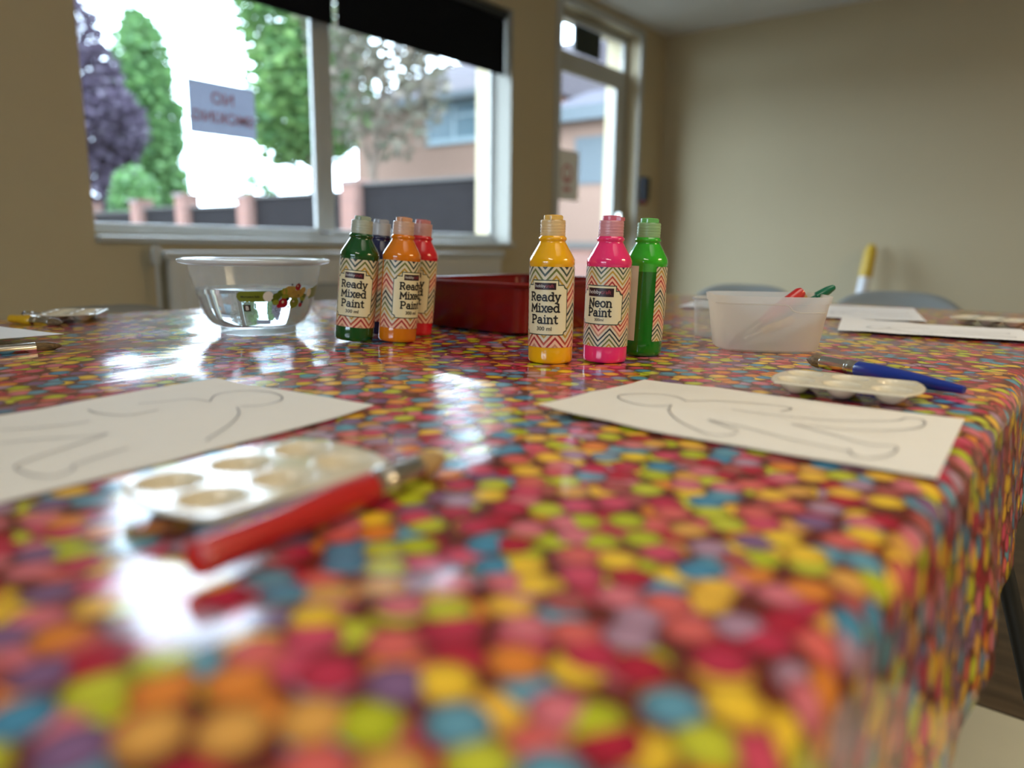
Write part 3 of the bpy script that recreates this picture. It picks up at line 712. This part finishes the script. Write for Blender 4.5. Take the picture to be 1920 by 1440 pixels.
wt = [(.002, .0122), (.0550, .0122)] + [(r-.0020, z+.0015) for r, z in OUT[2:7]] + [(rad_at(.0700)-.0020, .0700), (.002, .0700)]
MB().lathe(wt, 72).build('water', M['water'], bowl, angle=50)
def bsurf(off):
    def f(a, z):
        r = rad_at(z)+off; return Vector((r*math.cos(a), r*math.sin(a), z))
    return f
GRN = plain('olive band print', (.16, .20, .015), .4, var=.1, scale=80); WHT = M['whiteplastic']
bd = MB().mat(0); f = bsurf(.0004)
a0 = R(-18.7)
def endcap(a):
    u = (a-a0)/(.0075/.088); return 0 if u >= 1 else .0075*(1-math.sqrt(max(0, 1-(1-u)**2)))
strip(bd, f, a0, R(9), lambda a: .0535+endcap(a), lambda a: .0690-endcap(a), 30)
b2 = MB(); strip(b2, f, R(58), R(88), lambda a: .0545+(a-R(58))*.012, lambda a: .0705+(a-R(58))*.014, 16)
bd.mat(1)
def disc(mb, ca, zz, r, off, asp=1.0):
    g = bsurf(off); rr = rad_at(zz)
    mb.add([g(ca+r*math.cos(2*math.pi*k/16)/rr, zz+r*asp*math.sin(2*math.pi*k/16)) for k in range(16)], [tuple(range(16))])
disc(bd, R(10), .0612, .0078, .0007); b2.mat(1); disc(b2, R(57), .0645, .0065, .0006); b2.build('printed_band', [GRN, WHT], bowl, angle=60)
bd.mat(2)
vv, ff = text_mesh('Microwave Safe', .0042, .0001); g = bsurf(.0007)
bd.add([g(R(-6.5)+v.x/.0905*1.0, .0597+v.y) for v in vv], ff)
bg_ = MB().mat(0)
g = bsurf(.0005); strip(bg_, g, R(-13.2), R(-6.6), .0392, .0490, 6)
bg_.mat(1); vv, ff = text_mesh('B', .0085, .0002); g = bsurf(.0008); bg_.add([g(R(-9.9)+v.x/.088, .0412+v.y) for v in vv], ff)
bd.build('printed_band', [GRN, WHT, M['ink']], bowl, angle=60)
bg_.build('printed_badge', [plain('brown print', (.035, .018, .012), .5), WHT], bowl, angle=60)
fr = MB()
FM = [plain('apricot print', (.55, .36, .07), .4, var=.35, scale=150), plain('red fruit print', (.42, .008, .02), .35, var=.3, scale=90), plain('lime print', (.30, .34, .03), .4, var=.3, scale=120), M['ink'], plain('print highlight', (.8, .7, .5), .4), plain('leaf print', (.11, .15, .01), .4, var=.3, scale=150)]
for i, (a, z, r, m, asp) in enumerate([(16.5, .0555, .0060, 5, .6), (18, .061, .0065, 5, .8), (22, .066, .0060, 5, .8), (25, .0685, .0050, 2, 1), (17, .052, .005, 2, .8), (30, .067, .0105, 0, .9), (36, .063, .010, 0, .7), (43, .064, .0085, 0, .8), (26, .0595, .006, 2, .8),
        (33, .072, .006, 0, .7), (46, .069, .006, 0, .8), (24.5, .0505, .0075, 1, 1), (20.5, .0465, .004, 1, .8), (36.5, .0505, .0085, 2, .95), (47, .056, .0055, 2, .8), (49, .060, .004, 5, .8), (39, .0745, .0052, 1, 1), (45, .0465, .0038, 1, .9), (39.5, .0795, .0012, 3, 1),
        (36.5, .0535, .0012, 3, .6), (40.5, .0615, .0016, 3, .5), (46.5, .0505, .0024, 3, 1), (30, .0445, .002, 3, .6), (32, .0785, .0014, 3, 1), (34, .0430, .0022, 2, .7), (28.5, .0565, .003, 3, .8), (23.5, .0525, .0018, 4, 1.2), (38, .076, .0012, 4, 1), (35, .0525, .0022, 4, .6)]):
    fr.mat(m); disc(fr, R(a), z, r, .0008+.00006*i, asp)
fr.build('fruit_print', FM, bowl, smooth=False)

# ------------------------------------------------------------------ maroon tray
def rrect(hx, hy, r, n=6):
    out = []
    for cx, cy, a in ((hx-r, hy-r, 0), (-hx+r, hy-r, 90), (-hx+r, -hy+r, 180), (hx-r, -hy+r, 270)):
        out += [(cx+r*math.cos(R(a+90*k/n)), cy+r*math.sin(R(a+90*k/n))) for k in range(n+1)]
    return out
def loft(mb, rings, cap0=True, cap1=True, Mx=None):
    n = len(rings[0]); vv = [p for r_ in rings for p in r_]; ff = []
    for i in range(len(rings)-1):
        for k in range(n):
            k2 = (k+1) % n; ff.append((i*n+k, i*n+k2, (i+1)*n+k2, (i+1)*n+k))
    if cap0: ff.append(tuple(reversed(range(n))))
    if cap1: ff.append(tuple((len(rings)-1)*n+k for k in range(n)))
    return mb.add(vv, ff, Mx)
tr = thing('plastic_tray', (1.045, .820, T+max(czm(1.045, .820, .12), czm(1.045, .820, .155))+.0004), 'dark red plastic tray behind the yellow bottle', 'tray', rot=(0, 0, R(-1)))
ring = lambda hx, hy, z, r=.02: [(x, y, z) for x, y in rrect(hx, hy, r)]
loft(MB(), [ring(.134, .108, 0), ring(.140, .114, .004), ring(.150, .124, .076), ring(.146, .120, .076), ring(.136, .110, .006), ring(.13, .104, .005)]).build('body', M['maroon'], tr, angle=50)
loft(MB(), [ring(.147, .121, .076), ring(.154, .128, .075), ring(.157, .131, .080), ring(.154, .128, .084), ring(.147, .121, .083), ring(.147, .121, .076)], False, False).build('rim', M['maroon'], tr, angle=60)

# ------------------------------------------------------------------ brushes
def brush(name, tip, end, label, hmat, bmat='bristle', rad=.0075, ferr=.050, bri=.030, hand_thin=.0035, group='paint brushes', lift0=None, lift1=None, ff=.82):
    """lies from bristle tip to handle end (both on the cloth unless lifts are given)"""
    a = Vector((tip[0], tip[1], T+cz(*tip[:2])+(rad*.55 if lift0 is None else lift0))); b = Vector((end[0], end[1], T+cz(*end[:2])+(hand_thin+.001 if lift1 is None else lift1)))
    d = b-a; L = d.length; q = d.to_track_quat('X', 'Z')
    t = thing(name, a, label, 'paintbrush', group); t.rotation_mode = 'QUATERNION'; t.rotation_quaternion = q
    My = Matrix.Rotation(R(90), 4, 'Y')          # lathe axis along local +X
    fr_ = rad*ff
    MB().lathe([(.0008, 0), (fr_*.45, .004), (fr_*.85, bri*.45), (fr_*1.0, bri*.75), (fr_*.92, bri+.004)], 20, My).build('bristles', M[bmat], t)
    f0 = bri; f1 = bri+ferr
    MB().lathe([(fr_*.96, f0), (fr_, f0+.001), (fr_*.98, f1-.014), (fr_*1.06, f1-.013), (fr_*1.0, f1-.011), (fr_*1.06, f1-.009), (fr_*1.0, f1-.007), (fr_*1.02, f1)], 24, My).build('ferrule', M['steel'], t, angle=25)
    MB().lathe([(fr_*.95, f1-.002), (rad*.98, f1+.001), (rad, f1+(L-f1)*.25), (rad*.8, f1+(L-f1)*.6), (hand_thin, L-.004), (hand_thin*.92, L-.0005), (hand_thin*.8, L)], 24, My).build('handle', M[hmat], t, angle=35)
    return t
P2 = lambda px, py, z=.006: tuple(atz(px, py, T+z))[:2]
brush('paint_brush', P2(1512, 682), P2(1808, 733), 'blue-handled brush behind the right palette', 'blue_lacquer', rad=.0096, ferr=.047, bri=.022, hand_thin=.0044, lift0=.0112, lift1=.0070)
e0 = Vector(P2(832, 858, .008)); e1 = Vector(P2(368, 1070, .009))
brush('paint_brush', e0, e1, 'thick red-handled brush in the near foreground', 'red_lacquer', 'tan_bristle', rad=.0090, ferr=.044, bri=.032, hand_thin=.0085, ff=.96, lift0=.0080, lift1=.0110)
e0 = Vector(P2(116, 648)); dd = Vector((-.205, .016)); brush('paint_brush', e0, e0+dd, 'brush with a dark bristle tip pointing in from the left edge', 'tan_lacquer', rad=.0085, ferr=.055, bri=.030)
e0 = Vector(P2(118, 605)); e1 = Vector(P2(20, 600)); brush('paint_brush', e0, e1, 'short yellow-handled brush near the left table edge', 'yellow_lacquer', rad=.0088, ferr=.040, bri=.026, hand_thin=.007)
e0 = Vector(P2(96, 592)); e1 = Vector(P2(46, 592)); brush('paint_brush', e0, e1, 'dark blue brush behind the yellow-handled brush at the left', 'navy_lacquer', rad=.0075, ferr=.030, bri=.015, hand_thin=.006)

# ------------------------------------------------------------------ six-well palettes
def palette(loc, ang, label):
    t = thing('paint_palette', (loc[0], loc[1], T+cz(*loc)+.001), label, 'palette', 'six-well paint palettes', rot=(0, 0, ang))
    hx, hy = .069, .046; n, m = 92, 62; wr, wd = .0170, .0125
    wells = [(-.0425+.0425*i, s_*.0205) for i in range(3) for s_ in (-1, 1)]
    vv, ff, ok = [], [], {}
    for i in range(n+1):
        for j in range(m+1):
            u, v = -1+2*i/n, -1+2*j/m
            # rounded plate: squash the square grid onto a rounded rectangle with angled ends
            y = v*hy; x = u*(hx - .012*abs(v)**2.2)
            z = .0140
            for cx, cy in wells:
                d = math.hypot(x-cx, y-cy)
                if d < wr:
                    k = d/wr; z = .0140 - wd*(1-k**2.6)
                elif d < wr+.002: z = max(z, .0144)
            if max(abs(u), abs(v)) > .985: z -= .0012
            vv.append((x, y, z))
    I = lambda i, j: i*(m+1)+j
    for i in range(n):
        for j in range(m): ff.append((I(i, j), I(i+1, j), I(i+1, j+1), I(i, j+1)))
    MB().add(vv, ff).build('plate', M['palette'], t, angle=50, solid=.0011)
    return t
palette((.757, .186), R(95), 'white six-well palette lying in front of the blue brush')
palette((.223, .360), R(1), 'white six-well palette beside the thick red brush')
palette((1.70, .165), R(80), 'white palette near the far right end of the table')
pq = P2(140, 594); palette(pq, R(58), 'white palette at the far left edge of the table')

# ------------------------------------------------------------------ drawing sheets
def sheet(corner, ang, w_, h_, curl, label, strokes=(), mat='paper', pxo=None, lw=.0011):
    """corner = lower-left corner on the cloth, u along w_, v along h_"""
    c = Vector((corner[0], corner[1])); ux = Vector((math.cos(ang), math.sin(ang))); vx = Vector((-math.sin(ang), math.cos(ang)))
    def pos(a, b, dz=0.0):
        p = c+ux*(a*w_)+vx*(b*h_); return Vector((p.x, p.y, T+cz(p.x, p.y)+.0011+curl(a, b)+dz))
    n, m = 44, 32; vv = [pos(i/n, j/m) for i in range(n+1) for j in range(m+1)]
    ff = [(i*(m+1)+j, (i+1)*(m+1)+j, (i+1)*(m+1)+j+1, i*(m+1)+j+1) for i in range(n) for j in range(m)]
    mb = MB().mat(0); mb.add(vv, ff)
    lo = [Vector(v)-Vector((0, 0, .0004)) for v in vv]; mb.add(lo, [tuple(reversed(q)) for q in ff])
    mb.mat(1)
    def onto(u, v):
        a, b = min(1, max(0, u/w_)), min(1, max(0, v/h_)); return pos(a, b, .0006)
    for st in strokes:
        loc = []
        for px, py in st:
            z = .002
            for _ in range(3):
                p = atz(px, py, T+z); q = Vector((p.x, p.y))-c; a, b = q.dot(ux)/w_, q.dot(vx)/h_
                z = .0011+curl(min(1, max(0, a)), min(1, max(0, b)))
            loc.append((q.dot(ux), q.dot(vx)))
        dense = []
        for k in range(len(loc)-1):                      # smooth the stroke
            p0 = Vector(loc[max(k-1, 0)]); p1 = Vector(loc[k]); p2 = Vector(loc[k+1]); p3 = Vector(loc[min(k+2, len(loc)-1)])
            for s_ in range(5):
                q = s_/5; dense.append(.5*((2*p1)+(p2-p0)*q+(2*p0-5*p1+4*p2-p3)*q*q+(3*p1-p0-3*p2+p3)*q**3))
        dense.append(Vector(loc[-1]))
        keep = [p for p in dense if 0 <= p.x <= w_ and 0 <= p.y <= h_]
        if len(keep) > 1: mb.ribbon(keep, lw, onto, caps=False)
    o = mb.build('drawing_sheet', [M[mat], M['pencil']], angle=180)
    return tag(o, label, 'paper', 'drawing sheets on the table')
zr = lambda pts: [(1000+x/2.2326, 680+y/2.2326) for x, y in pts]
FIG = [zr(p) for p in (
    [(575, 188), (480, 188), (400, 170), (355, 150), (375, 137), (440, 130), (520, 133), (580, 143), (615, 155), (640, 168)],
    [(640, 168), (760, 163), (900, 170), (1040, 183), (1080, 195), (1035, 205)],
    [(578, 186), (568, 208), (600, 238), (660, 270), (740, 300), (810, 305), (855, 293)], [(730, 240), (790, 260), (858, 285)],
    [(830, 198), (1030, 222), (1250, 240), (1500, 245), (1560, 232), (1620, 238), (1640, 255), (1610, 275), (1500, 285), (1300, 280), (1080, 262)],
    [(1080, 262), (1250, 305), (1400, 345), (1510, 355), (1515, 375), (1470, 395), (1400, 402), (1340, 390), (1320, 365)], [(735, 240), (900, 275), (1100, 325), (1320, 372)])]
def curlR(a, b): return .0060*max(0, b-.55)**2*max(0, 1-a*1.2)*5 + .0015*(1-a) + .003*max(0, .25-b)*0
sheet((.506, .066), R(3.5), .210, .297, curlR, 'white sheet with a pencilled figure in front of the right palette', FIG)
zl = lambda pts: [(x/2.667, 700+y/2.667) for x, y in pts]
FIGL = [zl(p) for p in (
    [(1050, 150), (1080, 115), (1160, 97), (1270, 92), (1370, 105), (1412, 125), (1390, 145), (1300, 165), (1200, 170)], [(1185, 175), (1195, 205), (1150, 255), (1050, 320), (1035, 335)],
    [(1050, 150), (950, 137), (820, 150), (690, 160)], [(440, 185), (500, 205), (640, 215), (790, 190)], [(2, 285), (200, 268), (450, 240)], [(2, 345), (200, 325), (420, 310), (540, 295)],
    [(540, 295), (350, 360), (180, 415), (85, 455), (95, 480), (180, 510), (280, 510), (360, 480), (365, 460)], [(365, 460), (500, 410), (640, 365)])]
LA = R(6); Lc = Vector((.409, .481)) - Vector((math.cos(LA), math.sin(LA)))*.297
sheet(Lc, LA, .297, .222, lambda a, b: .0012*a + .004*max(0, a-.8)**2*25*max(0, .6-b), 'sheet with a pencilled figure at the left behind the near palette', FIGL)
def far_fig(c, ang, w_, h_):     # faint figure strokes laid out on a far sheet, given as picture points
    out = []
    for pts in ([(.15, .5), (.2, .62), (.28, .5), (.2, .38), (.15, .5)], [(.28, .55), (.45, .75), (.5, .72)], [(.28, .45), (.45, .25), (.5, .28)], [(.45, .6), (.85, .7), (.88, .6), (.6, .5)], [(.45, .4), (.85, .3), (.88, .4), (.6, .5)]):
        l = []
        for a, b in pts:
            p = Vector(c)+Vector((math.cos(ang), math.sin(ang)))*a*w_+Vector((-math.sin(ang), math.cos(ang)))*b*h_
            v = Vector((p.x, p.y, T+.002))-CAM; zz = v.dot(FW); l.append((960+FPX*v.dot(RT)/zz, 720-FPX*v.dot(UP)/zz))
        out.append(l)
    return out
def farsheet(c, ang, w_, h_, curl, label): return sheet(c, ang, w_, h_, curl, label, far_fig(c, ang, w_, h_), 'paperwhite', lw=.0016)
a3 = R(-77); c3 = Vector((1.334, .350))
farsheet(c3, a3, .297, .210, lambda a, b: .004+.010*max(0, .5-a)*b, 'white drawn sheet nearest the tub at the right')
a4 = R(-75); c4 = Vector((1.600, .470))
farsheet(c4, a4, .210, .297, lambda a, b: .006*b*b+.002, 'white sheet lying behind the nearest far-right sheet')
farsheet((1.640, .800), R(-80), .21, .26, lambda a, b: .002+.004*b, 'white sheet behind the clear cup, far middle of the table')
s6 = Vector(P2(113, 626, .012)); farsheet(s6+Vector((-.286, -.055)), R(11), .297, .210, lambda a, b: .010+.003*math.sin(a*3), 'white sheet reaching in from the left edge above the dark-tipped brush')

# ------------------------------------------------------------------ frosted tub of brushes and clear cup
U = Vector((.53, -.848, 0)); V = Vector((.848, .53, 0))
tc = Vector((1.042, .372, T+czm(1.042, .372, .055)+.0004))
tub = thing('brush_tub', tc, 'frosted white plastic tub holding brushes', 'tub', rot=(0, 0, math.atan2(U.y, U.x)))
def sring(hx, hy, z, n=64, e=3.6):
    out = []
    for k in range(n):
        a = 2*math.pi*k/n; c, s_ = math.cos(a), math.sin(a)
        out.append((hx*abs(c)**(2/e)*(1 if c >= 0 else -1), hy*abs(s_)**(2/e)*(1 if s_ >= 0 else -1), z))
    return out
HT = .0770
hxx = lambda z: .0690+.0115*z/HT
hyy = lambda z: .0520+.0105*z/HT
tb = MB(); outr = [sring(.064, .047, 0)] + [sring(hxx(z), hyy(z), z) for z in (.003, .02, .04, .062, .0665, .067)] + [sring(hxx(z)+.0018, hyy(z)+.0018, z) for z in (.0675, .072, HT)]
innr = [sring(hxx(z)-.0012, hyy(z)-.0012, z) for z in (HT, .06, .03, .003)]
loft(tb, outr+innr).build('shell', M['tub'], tub, angle=50, fix=True)
# raised bead with a stepped tab on the near side
bead = []
def near(u, z):
    hx, hy = hxx(z)+.0006, hyy(z)+.0006; k = max(0, 1-abs(u/hx)**3.6)**(1/3.6); return (u, -hy*k, z)
pts = [near(u*.001, .0665) for u in range(-76, 12, 4)] + [near(.014, .066), near(.018, .063), near(.022, .0585), near(.028, .0565)] + [near(u*.001, .0560) for u in range(33, 72, 5)]
MB().tube(pts, .0010, 8).build('bead', M['tub'], tub)
def stick(px, py, z, base_uv, r0, r1, name, label, mat, flat=1.0, notch=False):
    a = tc + U*base_uv[0] + V*base_uv[1] + Vector((0, 0, .006)); b = CAM + ray(px, py)*z
    d = b-a; L = d.length; t = thing(name, a, label, 'paintbrush', 'brushes in the tub'); t.rotation_mode = 'QUATERNION'; t.rotation_quaternion = d.to_track_quat('X', 'Z')
    My = Matrix.Rotation(R(90), 4, 'Y')
    MB().lathe([(.001, 0), (r0*.9, .012), (r0, .026)], 16, My).build('bristles', M['bristle'], t)
    MB().lathe([(r0, .024), (r0*1.05, .05)], 16, My).build('ferrule', M['steel'], t)
    prof = [(r0, .05), (r0*1.15, .06), (r1*1.1, L*.6)]
    if notch: prof += [(r1*.7, L-.034), (r1*.7, L-.030), (r1*1.35, L-.028), (r1*1.25, L-.012)]
    prof += [(r1, L-.006), (r1*.75, L-.0015), (r1*.3, L)]
    MB().lathe(prof, 18, My).build('handle', M[mat], t, angle=35)
stick(1506, 545, 1.035, (-.048, -.022), .0060, .0086, 'paint_brush', 'red-handled brush poking out of the frosted tub', 'red_lacquer')
stick(1512, 554, 1.055, (-.046, .004), .0055, .0066, 'paint_brush', 'bare wooden brush beside the red one in the tub', 'tan_lacquer')
stick(1566, 537, 1.050, (-.030, .034), .0040, .0050, 'paint_brush', 'green-handled tool poking out at the right of the frosted tub', 'green_lacquer', notch=True)
stick(1490, 598, 1.010, (-.056, -.034), .0050, .0062, 'paint_brush', 'yellow-handled brush lying low inside the frosted tub', 'yellow_lacquer')

p = atz(1306, 634, T); cc = Vector((p.x, p.y, 0)) + Vector((.53, -.848, 0))*.040 + Vector((.848, .53, 0))*.03
cup = thing('clear_cup', (cc.x, cc.y, T+czm(cc.x, cc.y, .038)+.0003), 'clear plastic cup just left of and behind the frosted tub', 'cup')
MB().lathe([(.038, 0), (.0400, .002), (.0440, .056), (.0445, .060), (.0435, .060), (.0430, .056), (.0390, .003), (.002, .002)], 48, cap1=False).build('cup_wall', M['clear'], cup, angle=50)
MB().lathe([(.0440, .0585), (.0465, .059), (.0467, .0615), (.0440, .062), (.0440, .0585)], 48, cap0=False, cap1=False).build('rim', M['clearrim'], cup)

# ------------------------------------------------------------------ chairs
def make_chair(loc, rz, label):
    t = thing('stacking_chair', (loc[0], loc[1], 0), label, 'chair', 'grey stacking chairs round the table', rot=(0, 0, rz))
    # local: seat centre at origin, back towards +Y
    vv, ff = [], []; n, m = 20, 10
    for i in range(n+1):
        u = -1+2*i/n
        for j in range(m+1):
            v = j/m
            hw = .235*(1-.06*v)
            top = .745 - .070*abs(u)**4.0
            z = .50 + (top-.50)*v; y = .19 + .05*v + .045*(1-u*u)*(.6+.4*v)
            vv.append((u*hw, y, z))
    for i in range(n):
        for j in range(m): ff.append((i*(m+1)+j, (i+1)*(m+1)+j, (i+1)*(m+1)+j+1, i*(m+1)+j+1))
    MB().add(vv, ff).build('backrest', M['chairgrey'], t, solid=.018, angle=60)
    vv, ff = [], []
    for i in range(n+1):
        u = -1+2*i/n
        for j in range(m+1):
            v = j/m; vv.append((u*.205*(1-.06*(1-v)), -.20+.42*v, .445-.018*(1-u*u)*math.sin(v*3.1)-.03*max(0, .2-v)/.2+.06*max(0, v-.86)/.14))
    for i in range(n):
        for j in range(m): ff.append((i*(m+1)+j, (i+1)*(m+1)+j, (i+1)*(m+1)+j+1, i*(m+1)+j+1))
    MB().add(vv, ff).build('seat', M['chairgrey'], t, solid=.014, angle=60)
    for sx in (-1, 1):
        MB().tube([(sx*.17, -.14, .43), (sx*.22, -.22, 0)], .0125).build('leg', M['black'], t)
        MB().tube([(sx*.17, .15, .43), (sx*.22, .25, 0)], .0125).build('leg', M['black'], t)
        MB().tube([(sx*.17, .14, .43), (sx*.18, .225, .56)], .012).build('back_support', M['black'], t)
    MB().tube([(-.17, -.14, .425), (.17, -.14, .425), (.17, .14, .425), (-.17, .14, .425), (-.17, -.14, .425)], .010).build('seat_frame', M['black'], t)
    return t
def back_at(px, py, z, face):
    p = atz(px, py, z); d = .27; return p.x - d*math.sin(-face), p.y - d*math.cos(face)
for px, py, rz, lab in ((1685, 547, R(-95), 'grey chair at the far end behind the white sheets'), (1398, 534, R(-88), 'grey chair at the far end behind the frosted tub'),
                        (190, 574, R(8), 'grey chair behind the far left table edge'), (600, 531, R(0), 'grey chair by the radiator, between the bowl and the bottles')):
    p = atz(px, py, .745); fx, fy = -math.sin(rz), math.cos(rz)          # back points along local +Y
    make_chair((p.x-.26*fx, p.y-.26*fy), rz, lab)
